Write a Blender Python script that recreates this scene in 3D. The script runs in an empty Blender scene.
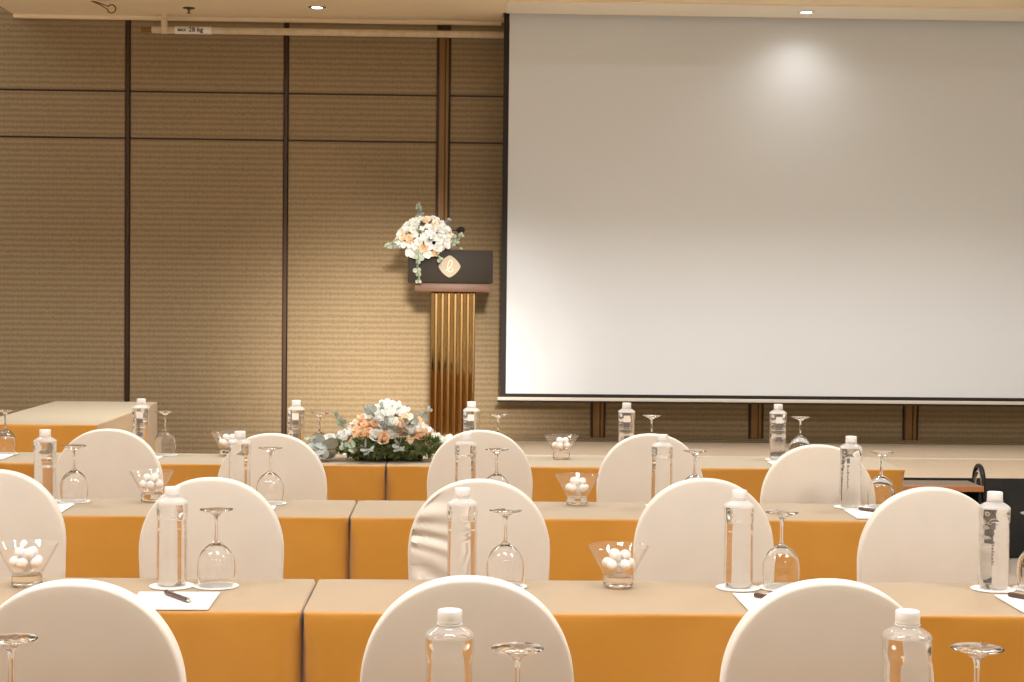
import bpy, bmesh, math, random
from mathutils import Vector, Matrix, Euler
PI = math.pi
rnd = random.Random(7)
S = bpy.context.scene
C = S.collection

# ------------------------------------------------------------------ camera
PITCH, ROLL, YAW = math.radians(1.841), math.radians(.626), math.radians(1.65)
cd = bpy.data.cameras.new('camera')
cam = bpy.data.objects.new('camera', cd); C.objects.link(cam)
cd.sensor_width = 36; cd.lens = 1650 / 1024 * 36
cd.clip_start = .05; cd.clip_end = 60
fw = Vector((math.sin(YAW) * math.cos(PITCH), math.cos(YAW) * math.cos(PITCH), -math.sin(PITCH)))
rt = Vector((math.cos(YAW), -math.sin(YAW), 0)); up = rt.cross(fw)
r2 = rt * math.cos(ROLL) + up * math.sin(ROLL); u2 = up * math.cos(ROLL) - rt * math.sin(ROLL)
cam.matrix_world = Matrix(((r2.x, u2.x, -fw.x, 0), (r2.y, u2.y, -fw.y, 0), (r2.z, u2.z, -fw.z, 1.44), (0, 0, 0, 1)))
S.camera = cam

# ------------------------------------------------------------------ exposure, world, lights
S.view_settings.view_transform = 'Standard'; S.view_settings.look = 'None'
S.view_settings.gamma = 1; S.view_settings.use_curve_mapping = False
S.view_settings.exposure = 0.0
S.cycles.use_denoising = True
S.cycles.max_bounces = 14; S.cycles.diffuse_bounces = 5; S.cycles.glossy_bounces = 5
S.cycles.transmission_bounces = 12; S.cycles.transparent_max_bounces = 16
S.cycles.sample_clamp_indirect = 6
w = bpy.data.worlds.new('world'); S.world = w; w.use_nodes = True
w.node_tree.nodes['Background'].inputs[0].default_value = (1, .86, .68, 1)
w.node_tree.nodes['Background'].inputs[1].default_value = .3

def area(name, loc, tgt, sx, sy, power, col):
    l = bpy.data.lights.new(name, 'AREA'); l.shape = 'RECTANGLE'; l.size = sx; l.size_y = sy
    l.energy = power; l.color = col
    o = bpy.data.objects.new(name, l); C.objects.link(o); o.location = loc
    o.rotation_euler = (Vector(tgt) - Vector(loc)).to_track_quat('-Z', 'Y').to_euler()
    return o
def spot(name, loc, tgt, power, col, size, blend=.5, rad=.05):
    l = bpy.data.lights.new(name, 'SPOT'); l.energy = power; l.color = col
    l.spot_size = math.radians(size); l.spot_blend = blend; l.shadow_soft_size = rad
    o = bpy.data.objects.new(name, l); C.objects.link(o); o.location = loc
    o.rotation_euler = (Vector(tgt) - Vector(loc)).to_track_quat('-Z', 'Y').to_euler()
    return o
WARM = (1, .985, .965)
for yy, pw in ((-1.8, 26), (2.45, 76), (4.9, 2), (6.9, 64)):
    for xx in (-2.6, 0, 2.6):
        area('ceiling_panel_lamp', (xx, yy, 3.86), (xx, yy, 0), 1.0, .5, pw, WARM)
spot('added_podium_spotlight', (.3, -2.5, 3.7), (-.46, 10.8, .95), 16500, (1, .90, .78), 9.5, 1, .5)  # added spotlight, source unseen, to brighten the wall around the podium
for xx, pw in ((-.9, 36), (1.0, 34), (3.0, 36)):
    spot('added_stage_lamp', (xx, 8.8, 3.12), (xx, 8.85, 0), pw, (1, .94, .84), 130, 1, .05)  # added lamps without fixtures, to brighten the stage and side table
spot('screen_downlight_lamp', (2.09, 10.22, 3.14), (2.09, 10.42, .9), 9, (1, .96, .9), 150, 1, .09)
area('side_cove_lamp', (-4.0, 9.9, 3.86), (-4.0, 10.0, 0), 1.0, .5, 9, WARM)
spot('wall_downlight_lamp', (-.94, 10.32, 3.12), (-.94, 10.36, 0), 12, (1, .85, .62), 70, .8, .03)

# ------------------------------------------------------------------ materials
spot('added_side_table_lamp', (-.5, 8.2, 3.12), (-1.95, 9.0, .65), 330, (1, .93, .80), 46, 1, .06)  # added lamp, brightens the top and right side of the side table
def mat(name, col, rough=.5, **k):
    m = bpy.data.materials.new(name); m.use_nodes = True
    b = m.node_tree.nodes['Principled BSDF']
    b.inputs['Base Color'].default_value = (*col, 1); b.inputs['Roughness'].default_value = rough
    for n, v in k.items():
        b.inputs[n.replace('_', ' ')].default_value = v
    return m
def nodes(m):
    nt = m.node_tree
    return nt, nt.nodes, nt.links, nt.nodes['Principled BSDF']
def add_noise(m, scale, c1, c2, bump=0, detail=4, stretch=(1, 1, 1), dist=.01):
    nt, N, L, b = nodes(m)
    tc = N.new('ShaderNodeTexCoord'); mp = N.new('ShaderNodeMapping'); mp.inputs['Scale'].default_value = stretch
    L.new(tc.outputs['Object'], mp.inputs[0])
    n = N.new('ShaderNodeTexNoise'); n.inputs['Scale'].default_value = scale; n.inputs['Detail'].default_value = detail
    L.new(mp.outputs[0], n.inputs['Vector'])
    r = N.new('ShaderNodeValToRGB'); r.color_ramp.elements[0].color = (*c1, 1); r.color_ramp.elements[1].color = (*c2, 1)
    r.color_ramp.elements[0].position = .3; r.color_ramp.elements[1].position = .7
    L.new(n.outputs['Fac'], r.inputs[0]); L.new(r.outputs[0], b.inputs['Base Color'])
    if bump:
        bp = N.new('ShaderNodeBump'); bp.inputs['Strength'].default_value = bump; bp.inputs['Distance'].default_value = dist
        L.new(n.outputs['Fac'], bp.inputs['Height']); L.new(bp.outputs[0], b.inputs['Normal'])
    return m

M = {}
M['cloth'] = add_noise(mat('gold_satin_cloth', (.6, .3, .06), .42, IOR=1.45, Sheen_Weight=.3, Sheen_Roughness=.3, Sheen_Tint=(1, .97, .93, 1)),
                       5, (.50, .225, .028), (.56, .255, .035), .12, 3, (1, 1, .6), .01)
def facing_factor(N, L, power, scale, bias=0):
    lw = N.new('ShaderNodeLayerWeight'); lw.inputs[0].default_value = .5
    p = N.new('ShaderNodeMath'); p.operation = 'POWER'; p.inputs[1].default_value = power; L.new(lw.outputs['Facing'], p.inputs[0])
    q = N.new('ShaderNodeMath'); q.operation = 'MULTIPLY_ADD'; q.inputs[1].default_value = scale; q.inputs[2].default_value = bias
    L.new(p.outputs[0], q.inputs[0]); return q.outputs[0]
def add_painted_sheen(m, col):
    # sheen painted in: pale cream colour mixed over the gold at grazing angles
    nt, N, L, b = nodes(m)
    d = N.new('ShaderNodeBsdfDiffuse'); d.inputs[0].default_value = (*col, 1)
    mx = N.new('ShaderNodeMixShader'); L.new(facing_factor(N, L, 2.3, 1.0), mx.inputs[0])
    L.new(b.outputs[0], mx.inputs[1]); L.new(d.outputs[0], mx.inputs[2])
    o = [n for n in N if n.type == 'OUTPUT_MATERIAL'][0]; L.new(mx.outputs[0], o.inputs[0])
add_painted_sheen(M['cloth'], (.385, .365, .305))
M['cover'] = add_noise(mat('ivory_stretch_cover', (.8, .74, .65), .6, Sheen_Weight=.25), 6, (.77, .725, .645), (.81, .765, .68), .05)
M['glass'] = mat('clear_glass', (1, 1, 1), 0, Transmission_Weight=1, IOR=1.45)
M['water'] = mat('water', (1, 1, 1), 0, Transmission_Weight=1, IOR=1.33)
M['cap'] = mat('white_cap_plastic', (.86, .85, .83), .4)
M['white'] = mat('white_paper', (.88, .87, .84), .7)
M['mint'] = mat('white_mint', (.86, .87, .86), .45, Subsurface_Weight=.1)
M['pen'] = mat('brown_pen_lacquer', (.10, .05, .035), .25)
M['silver'] = mat('silver_metal', (.75, .73, .7), .25, Metallic=1)
M['screen'] = add_noise(mat('matte_white_screen', (.76, .76, .74), .9), .6, (.735, .785, .84), (.75, .80, .855))
M['black'] = mat('black_border_fabric', (.012, .009, .007), .7)
M['bar_white'] = mat('screen_bar_paint', (.68, .64, .58), .4)
M['skirt'] = add_noise(mat('black_stage_cloth', (.012, .012, .011), .75), 9, (.009, .009, .009), (.018, .018, .016), .2)
M['bronze'] = mat('bronze_trim', (.21, .11, .032), .45, Metallic=.3)
M['dark_trim'] = mat('dark_bronze_trim', (.05, .026, .014), .35, Metallic=.5)
M['brass'] = mat('polished_brass', (.42, .27, .11), .06, Metallic=1)
M['brass_dark'] = mat('aged_brass_backing', (.18, .11, .045), .2, Metallic=1)
M['podium'] = mat('dark_lacquered_board', (.022, .015, .010), .6, Specular_IOR_Level=.25)
M['copper_wood'] = add_noise(mat('copper_brown_wood', (.12, .055, .028), .5), 14, (.10, .045, .022), (.15, .065, .032), 0, 4, (1, 8, 8))
M['copper'] = mat('copper_nosing', (.42, .17, .06), .4)
M['emblem'] = mat('cream_emblem', (.36, .30, .21), .5)
M['emblem_line'] = mat('pale_emblem_line', (.88, .83, .70), .5)
M['foam'] = mat('black_foam', (.018, .012, .01), .95)
M['black_metal'] = mat('black_metal', (.02, .02, .02), .35, Metallic=.6)
M['bar_paint'] = add_noise(mat('cream_bar_paint', (.68, .58, .42), .5), 25, (.60, .50, .34), (.70, .60, .44))
M['ink'] = mat('black_ink', (.02, .018, .02), .7)
M['grey_ink'] = mat('grey_ink', (.16, .15, .16), .7)
M['soffit'] = mat('cream_ceiling_paint', (.95, .82, .60), .8)
M['slot'] = mat('ivory_ceiling_paint', (.95, .90, .78), .8)
M['ceil'] = mat('pale_ceiling_paint', (.86, .82, .76), .9)
M['plaster'] = mat('beige_wall_paint', (.80, .75, .67), .9)
M['petal_white'] = mat('white_petal', (.90, .89, .85), .6, Subsurface_Weight=.15)
M['petal_peach'] = add_noise(mat('peach_petal', (.9, .6, .4), .6), 30, (.94, .74, .54), (.90, .56, .33))
M['petal_cream'] = mat('cream_petal', (.92, .78, .62), .6)
M['leaf'] = add_noise(mat('eucalyptus_leaf', (.3, .36, .28), .6), 20, (.22, .29, .21), (.42, .47, .38))
M['leaf_grey'] = add_noise(mat('grey_eucalyptus_leaf', (.3, .33, .3), .6), 20, (.24, .27, .25), (.42, .44, .40))
M['moss'] = add_noise(mat('green_foliage', (.1, .15, .05), .8), 30, (.06, .10, .03), (.20, .25, .09))
M['stem'] = mat('green_stem', (.14, .16, .07), .7)
M['dark_foam'] = mat('dark_green_floral_foam', (.02, .03, .015), .9)
M['leg_metal'] = mat('grey_table_leg', (.3, .3, .3), .4, Metallic=.8)
M['ply'] = mat('plywood', (.45, .32, .2), .6)
M['carpet_stage'] = add_noise(mat('beige_carpet', (.55, .43, .31), .95), 120, (.54, .43, .31), (.68, .55, .41), .3, 3)
M['carpet_floor'] = add_noise(mat('sand_carpet', (.55, .43, .31), .95), 60, (.42, .36, .29), (.54, .46, .38), .3, 3)
M['tread'] = add_noise(mat('grey_brown_tread', (.22, .17, .13), .9), 90, (.18, .14, .11), (.26, .21, .16))

def emis(name, col, strg):
    m = bpy.data.materials.new(name); m.use_nodes = True; N = m.node_tree.nodes; N.clear()
    e = N.new('ShaderNodeEmission'); e.inputs[0].default_value = (*col, 1); e.inputs[1].default_value = strg
    o = N.new('ShaderNodeOutputMaterial'); m.node_tree.links.new(e.outputs[0], o.inputs[0]); return m
M['lamp'] = emis('downlight_glow', (1, .93, .8), 14)

def thin_clear(name, tint=.03, ior=1.45):
    m = bpy.data.materials.new(name); m.use_nodes = True; N = m.node_tree.nodes; L = m.node_tree.links; N.clear()
    t = N.new('ShaderNodeBsdfTransparent'); g = N.new('ShaderNodeBsdfGlossy'); g.inputs['Roughness'].default_value = .03
    fo = facing_factor(N, L, 5, .7, .04)
    a = N.new('ShaderNodeMixShader'); L.new(fo, a.inputs[0]); L.new(t.outputs[0], a.inputs[1]); L.new(g.outputs[0], a.inputs[2])
    d = N.new('ShaderNodeBsdfDiffuse'); d.inputs[0].default_value = (.95, .94, .92, 1)
    b = N.new('ShaderNodeMixShader'); b.inputs[0].default_value = tint
    L.new(a.outputs[0], b.inputs[1]); L.new(d.outputs[0], b.inputs[2])
    o = N.new('ShaderNodeOutputMaterial'); L.new(b.outputs[0], o.inputs[0]); return m
M['shell'] = thin_clear('clear_bottle_plastic', .06, 1.5)
M['dish'] = thin_clear('thin_bowl_glass', .035, 1.45)
M['shoulder_clear'] = thin_clear('clear_bottle_shoulder', .2, 1.5)
M['shoulder'] = thin_clear('whitened_bottle_shoulder', .42, 1.5)  # clear plastic; white diffuse mixed in stands for its bright refraction

def wall_material():
    m = mat('woven_wall_covering', (.3, .22, .14), .8)
    nt, N, L, b = nodes(m)
    tc = N.new('ShaderNodeTexCoord'); mp = N.new('ShaderNodeMapping'); mp.inputs['Scale'].default_value = (1, 1, 1)
    L.new(tc.outputs['Object'], mp.inputs[0])
    wv = N.new('ShaderNodeTexWave'); wv.wave_type = 'BANDS'; wv.bands_direction = 'Z'
    wv.inputs['Scale'].default_value = 8.6; wv.inputs['Distortion'].default_value = 2.4; wv.inputs['Detail'].default_value = 2
    wv.inputs['Detail Scale'].default_value = 6
    L.new(mp.outputs[0], wv.inputs['Vector'])
    wx = N.new('ShaderNodeTexWave'); wx.wave_type = 'BANDS'; wx.bands_direction = 'X'
    wx.inputs['Scale'].default_value = 11; wx.inputs['Distortion'].default_value = 3.0; wx.inputs['Detail'].default_value = 2
    L.new(mp.outputs[0], wx.inputs['Vector'])
    mul = N.new('ShaderNodeMath'); mul.operation = 'MULTIPLY_ADD'; mul.inputs[1].default_value = .16
    L.new(wx.outputs['Fac'], mul.inputs[0]); L.new(wv.outputs['Fac'], mul.inputs[2])
    r = N.new('ShaderNodeValToRGB')
    r.color_ramp.elements[0].color = (.235, .172, .093, 1); r.color_ramp.elements[1].color = (.32, .24, .138, 1)
    r.color_ramp.elements[0].position = .05; r.color_ramp.elements[1].position = 1.0
    L.new(mul.outputs[0], r.inputs[0]); L.new(r.outputs[0], b.inputs['Base Color'])
    bp = N.new('ShaderNodeBump'); bp.inputs['Strength'].default_value = .3; bp.inputs['Distance'].default_value = .004
    L.new(mul.outputs[0], bp.inputs['Height']); L.new(bp.outputs[0], b.inputs['Normal'])
    return m
M['wall'] = wall_material()

# ------------------------------------------------------------------ mesh helpers
def link(name, me, m, parent=None, loc=None, rot=None):
    o = bpy.data.objects.new(name, me); C.objects.link(o)
    ms = m if isinstance(m, (list, tuple)) else [m]
    for x in ms: me.materials.append(M[x])
    if parent: o.parent = parent
    if loc: o.location = loc
    if rot: o.rotation_euler = rot
    return o
class MB:
    def __init__(s): s.v = []; s.f = []; s.mi = []; s.flat = set()
    def add(s, vs, fs, mi=0, mt=None):
        k = len(s.v)
        s.v += [tuple(mt @ Vector(v)) if mt else tuple(v) for v in vs]
        s.f += [tuple(i + k for i in f) for f in fs]; s.mi += [mi] * len(fs)
        return s
    def box(s, x0, x1, y0, y1, z0, z1, mi=0, mt=None):
        vs = [(x, y, z) for z in (z0, z1) for y in (y0, y1) for x in (x0, x1)]
        fs = [(0, 2, 3, 1), (4, 5, 7, 6), (0, 1, 5, 4), (2, 6, 7, 3), (0, 4, 6, 2), (1, 3, 7, 5)]
        return s.add(vs, fs, mi, mt)
    def bbox(s, x0, x1, y0, y1, z0, z1, bev=.004, seg=2, mi=0, mt=None):
        bm = bmesh.new(); bmesh.ops.create_cube(bm, size=1)
        for v in bm.verts:
            v.co = Vector(((x0 + x1) / 2 + v.co.x * (x1 - x0), (y0 + y1) / 2 + v.co.y * (y1 - y0), (z0 + z1) / 2 + v.co.z * (z1 - z0)))
        bmesh.ops.bevel(bm, geom=bm.edges[:], offset=bev, segments=seg, profile=.5, affect='EDGES')
        bm.verts.index_update(); bm.normal_update()
        k0 = len(s.f); s.flat |= {k0 + i for i, f in enumerate(bm.faces) if max(abs(c) for c in f.normal) > .9999}
        s.add([v.co.copy() for v in bm.verts], [[v.index for v in f.verts] for f in bm.faces], mi, mt); bm.free()
        return s
    def lathe(s, prof, n=28, mi=0, mt=None):
        vs = []; fs = []; rings = []
        for r, z in prof:
            if r < 1e-6: rings.append([len(vs)]); vs.append((0, 0, z))
            else:
                rings.append(list(range(len(vs), len(vs) + n)))
                vs += [(r * math.cos(2 * PI * i / n), r * math.sin(2 * PI * i / n), z) for i in range(n)]
        for a, b in zip(rings, rings[1:]):
            for i in range(n):
                j = (i + 1) % n
                if len(a) == 1 and len(b) == 1: continue
                if len(a) == 1: fs.append((a[0], b[j], b[i]))
                elif len(b) == 1: fs.append((a[i], a[j], b[0]))
                else: fs.append((a[i], a[j], b[j], b[i]))
        return s.add(vs, fs, mi, mt)
    def tube(s, pts, rad, n=10, mi=0, mt=None):
        pts = [Vector(p) for p in pts]; vs = []; fs = []
        rs = rad if isinstance(rad, (list, tuple)) else [rad] * len(pts)
        ref = None
        for i, p in enumerate(pts):
            t = (pts[min(i + 1, len(pts) - 1)] - pts[max(i - 1, 0)]).normalized()
            if ref is None: ref = t.orthogonal().normalized()
            ref = (ref - t * ref.dot(t)).normalized(); q = t.cross(ref)
            vs += [p + (ref * math.cos(2 * PI * k / n) + q * math.sin(2 * PI * k / n)) * rs[i] for k in range(n)]
        for i in range(len(pts) - 1):
            for k in range(n):
                a, b = i * n + k, i * n + (k + 1) % n
                fs.append((a, b, b + n, a + n))
        fs.append(tuple(range(n))[::-1]); fs.append(tuple(range((len(pts) - 1) * n, len(pts) * n)))
        return s.add(vs, fs, mi, mt)
    def mesh(s, name, smooth=35):
        me = bpy.data.meshes.new(name); me.from_pydata(s.v, [], s.f)
        me.polygons.foreach_set('material_index', s.mi)
        bm = bmesh.new(); bm.from_mesh(me); bmesh.ops.recalc_face_normals(bm, faces=bm.faces[:]); bm.to_mesh(me); bm.free()
        if smooth:
            me.polygons.foreach_set('use_smooth', [i not in s.flat for i in range(len(me.polygons))])
            me.set_sharp_from_angle(angle=math.radians(smooth))
        me.update(); return me
    def obj(s, name, m, parent=None, loc=None, rot=None, smooth=35):
        return link(name, s.mesh(name, smooth), m, parent, loc, rot)
def tag(o, label, cat, group=None, kind=None):
    o['label'] = label; o['category'] = cat
    if group: o['group'] = group
    if kind: o['kind'] = kind
    return o
def thing(name, loc=(0, 0, 0), rz=0, label=None, cat=None, group=None):
    o = bpy.data.objects.new(name, None); C.objects.link(o); o.location = loc; o.rotation_euler = (0, 0, rz)
    o.empty_display_size = .1
    if label: tag(o, label, cat, group)
    return o
def struct(name, mb, m, smooth=0):
    o = mb.obj(name, m, smooth=smooth); o['kind'] = 'structure'; return o
def dup(o, loc, rz=0, label=None, group=None):
    def rec(x, parent):
        c = x.copy(); C.objects.link(c)
        if parent: c.parent = parent
        for ch in [k for k in x.children]: rec(ch, c)
        return c
    r = rec(o, None); r.location = loc; r.rotation_euler = (0, 0, rz)
    if label: r['label'] = label
    if group: r['group'] = group
    return r
first = {}
def place(kind, maker, loc, rz, label, cat, group):
    if kind not in first:
        o = maker(); o.location = loc; o.rotation_euler = (0, 0, rz); first[kind] = o
        tag(o, label, cat, group); bpy.context.view_layer.update(); return o
    o = dup(first[kind], loc, rz, label, group); o['category'] = cat; return o

# ------------------------------------------------------------------ the setting
WY = 10.83; SOF = 3.17; CEIL = 3.9; ST = .436; SX0 = -.72
struct('floor', MB().box(-5, 6, -4, WY + .1, -.1, 0), 'carpet_floor')
struct('ceiling', MB().box(-5, 6, -4, WY + .1, CEIL, CEIL + .1), 'ceil')
struct('wall_left', MB().box(-5.1, -5, -4, WY + .1, 0, CEIL), 'plaster')
struct('wall_right', MB().box(6, 6.1, -4, WY + .1, 0, CEIL), 'plaster')
struct('wall_rear', MB().box(-5, 6, -4.1, -4, 0, CEIL), 'plaster')
posts = [(-4.27, -4.235), (-3.24, -3.205), (-2.218, -2.185), (-1.193, -1.161), (-.195, -.11), (.838, .931), (1.884, 1.977), (2.909, 3.009), (3.94, 4.03), (4.97, 5.06)]
b = MB(); b.box(-5, 6, WY + .02, WY + .1, 0, CEIL, 1)
xs = [-5] + [q for p in posts for q in p] + [6]
zs = [0, 2.386, 2.69, CEIL]
for i in range(0, len(xs), 2):
    for k in range(3):
        b.bbox(xs[i] + .001, xs[i + 1] - .001, WY, WY + .03, zs[k] + .006, zs[k + 1] - .006, .004, 1, 0)
struct('wall_back', b, ['wall', 'dark_trim'])
for n, (x0, x1) in enumerate(posts):
    b = MB()
    if x1 - x0 < .06:
        b.bbox(x0 + .002, x1 - .002, WY - .004, WY + .02, .02, SOF if x0 > -2.9 else CEIL, .004, 1)
        struct('trim_%d' % (n + 1), b, 'dark_trim')
    else:
        wd = x1 - x0
        b.box(x0, x1, WY + .004, WY + .02, ST + .02, SOF, 1)
        b.bbox(x0, x0 + .012, WY - .012, WY + .02, ST + .02, SOF, .003, 1, 1)
        b.bbox(x0 + .012, x0 + wd * .62, WY - .008, WY + .012, ST + .027, SOF - .1, .003, 1, 0)
        b.bbox(x0 + wd * .66, x1 - .008, WY - .004, WY + .012, ST + .027, SOF - .1, .003, 1, 0)
        b.bbox(x1 - .008, x1, WY - .012, WY + .02, ST + .02, SOF, .003, 1, 1)
        struct('trim_%d' % (n + 1), b, ['bronze', 'dark_trim'])
b = MB(); b.bbox(SX0, 6, WY - .02, WY + .004, ST, ST + .016, .004, 2)
b.bbox(SX0, 6, WY - .012, WY + .004, ST + .0165, ST + .026, .003, 1)
struct('baseboard_stage', b, 'wall')
b = MB(); b.bbox(-5, SX0, WY - .02, WY + .004, 0, .1, .006, 2); struct('baseboard_back', b, 'dark_trim')
# lowered ceiling over the stage, with its slot for the screen and its edge mouldings
b = MB()
b.box(-2.93, 6, 8.0, 10.44, SOF, CEIL - .001); b.box(-2.93, .22, 10.44, WY - .001, SOF, CEIL - .001)
b.box(.22, 6, 10.60, WY - .001, SOF, CEIL - .001); b.box(.22, 6, 10.44, 10.60, SOF + .2, CEIL - .001)
struct('ceiling_stage', b, 'soffit')
b = MB(); b.bbox(-2.93, .22, WY - .05, WY - .002, SOF - .022, SOF + .002, .006, 2); struct('trim_21', b, 'soffit')
b = MB(); b.bbox(.24, 6, 9.97, 10.0, SOF - .008, SOF + .002, .003, 1); b.bbox(.24, 6, 10.42, 10.44, SOF - .004, SOF + .002, .002, 1)
struct('trim_22', b, 'soffit')
struct('ceiling_slot', MB().box(.24, 6, 10.001, 10.419, SOF - .004, SOF + .001), 'slot')
# stage
b = MB(); b.box(SX0, 6, 8.865, WY, .02, ST)
struct('floor_stage', b, 'carpet_stage')
b = MB(); b.bbox(SX0, 6, 9.845, 9.862, ST - .002, ST + .006, .002, 1); struct('trim_23', b, 'bar_white')

def skirt(x0, x1, fold):
    v = []; f = []; n = int((x1 - x0) / .02); zz = [.004, .1, .2, .3, ST - .012, ST - .002]
    for i in range(n + 1):
        x = x0 + (x1 - x0) * i / n
        ph = (x - x0) / fold
        for z in zz:
            q = .016 * (1 - z / ST) * math.sin(2 * PI * ph) + .012 * (1 if (ph % 1) < .08 else 0)
            v.append((x, 8.845 - q * .7, z))
    m = len(zz)
    for i in range(n):
        for k in range(m - 1): f.append((i * m + k, (i + 1) * m + k, (i + 1) * m + k + 1, i * m + k + 1))
    b = MB(); b.add(v, f); k = len(v)
    b.add([(p[0], 8.8635, p[2]) for p in v], [t[::-1] for t in f])
    return b
o = skirt(SX0, 5.9, .3).obj('stage_skirt', 'skirt', smooth=50)
tag(o, 'black pleated cloth skirt hung along the front edge of the carpeted stage', 'stage skirt')

# ------------------------------------------------------------------ projection screen
t = thing('projection_screen', (2.39, 10.5, .716), 0, 'large white projection screen with black border hanging over the stage', 'projection screen')
HW = 2.16
MB().box(-HW + .036, HW - .036, -.002, .002, .052, SOF - .716 + .15).obj('screen_fabric', 'screen', t, smooth=0)
b = MB(); z1 = SOF - .716 + .15
b.box(-HW, -HW + .034, -.003, .003, .03, z1); b.box(HW - .034, HW, -.003, .003, .03, z1); b.box(-HW + .034, HW - .034, -.003, .003, .03, .050)
b.obj('border', 'black', t, smooth=0)
b = MB(); b.bbox(-HW - .018, HW + .018, -.016, .014, .008, .030, .005, 2); b.obj('bottom_bar', 'bar_white', t)
b = MB(); b.bbox(-HW - .018, HW + .018, -.014, .012, -.002, .007, .002, 1); b.obj('bar_edge', 'black', t)

# ------------------------------------------------------------------ hanging bar, ceiling fittings
t = thing('hanging_bar', (-.9, 10.7, 3.069), 0, 'cream painted hanging bar marked with its maximum load under the ceiling', 'bar')
tb = MB()
tb.tube([(-1.123, 0, 0), (-.35, 0, .0), (-.349, 0, .0006), (.35, 0, .001), (.352, 0, .001), (1.30, 0, .001)], [.0225, .0225, .0232, .0232, .0225, .0225], 20)
tb.obj('bar_tube', 'bar_paint', t)
b = MB(); b.tube([(-1.19, 0, 0), (-1.124, 0, 0)], .0165, 16); b.obj('end_cap', 'bronze', t)
for x in (-1.04, 1.22):
    b = MB(); b.bbox(x - .020, x + .020, -.027, -.0235, -.024, .101, .001, 1); b.tube([(x - .02, 0, 0), (x + .02, 0, 0)], .0265, 20)
    b.tube([(x, -.026, .055), (x, -.034, .055)], .008, 8)
    b.obj('clamp', 'bar_paint', t)
b = MB(); b.tube([(-.975, 0, 0), (-.74, 0, 0)], .0242, 20); lab = b.obj('load_label', 'white', t); lab['label'] = 'white load sticker'
def text_mesh(s, size, x, z, parent, y=-.0252):
    cu = bpy.data.curves.new('lettering', 'FONT'); cu.body = s; cu.size = size; cu.extrude = .0003; cu.offset = .0007; cu.resolution_u = 3
    o = bpy.data.objects.new('tmp', cu); C.objects.link(o); bpy.context.view_layer.update()
    me = bpy.data.meshes.new_from_object(o.evaluated_get(bpy.context.evaluated_depsgraph_get()))
    bpy.data.objects.remove(o)
    for vv in me.vertices: vv.co = Vector((vv.co.x + x, y - vv.co.z, vv.co.y + z))
    me.materials.clear()
    return link('lettering', me, 'ink', parent)
text_mesh('MAX', .025, -.955, -.010, lab); text_mesh('28 kg', .042, -.885, -.011, lab)

def downlight(x, y, label):
    t = thing('downlight', (x, y, SOF - (.004 if x > .24 else 0)), 0, label, 'ceiling light', 'recessed downlights over the stage')
    MB().lathe([(.034, .0), (.034, -.006), (.050, -.006), (.056, -.002), (.056, .0), (.034, 0)], 28).obj('rim', 'silver', t)
    MB().lathe([(0, -.004), (.033, -.004), (.033, -.001), (0, -.001)], 24).obj('lamp', 'lamp', t)
downlight(-.935, 10.33, 'small lit recessed downlight in the ceiling above the brown wall panels')
downlight(2.09, 10.20, 'small lit recessed downlight in the ceiling above the white screen')
t = thing('sprinkler', (-1.745, 10.44, SOF), 0, 'small dark fire sprinkler head in ceiling above the hanging bar', 'sprinkler')
MB().lathe([(0, 0), (.038, 0), (.036, -.005), (.012, -.008), (.010, -.012), (0, -.012)], 24).obj('escutcheon', 'dark_trim', t)
MB().lathe([(0, -.012), (.007, -.012), (.007, -.03), (.014, -.032), (.014, -.035), (0, -.035)], 14).obj('nozzle', 'bronze', t)
t = thing('ceiling_hook', (-2.275, 10.22, SOF), 0, 'open metal ring on a bracket hanging from ceiling near the left end of bar', 'hook')
b = MB(); b.bbox(-.05, .03, -.03, .03, -.005, 0, .002, 1); b.obj('plate', 'soffit', t)
b = MB(); b.tube([(-.03, -.012, -.002), (.02, -.012, -.016), (.076, -.004, -.036)], .0035, 8); b.tube([(-.03, .012, -.002), (.02, .012, -.022), (.070, .004, -.052)], .0035, 8); b.obj('bracket_rods', 'bronze', t)
MB().tube([(.096 + .025 * math.cos(a_), 0, -.050 + .025 * math.sin(a_)) for a_ in [2.6 - 2 * PI * .9 * k / 20 for k in range(21)]], .0042, 8).obj('ring', 'bronze', t)

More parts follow.
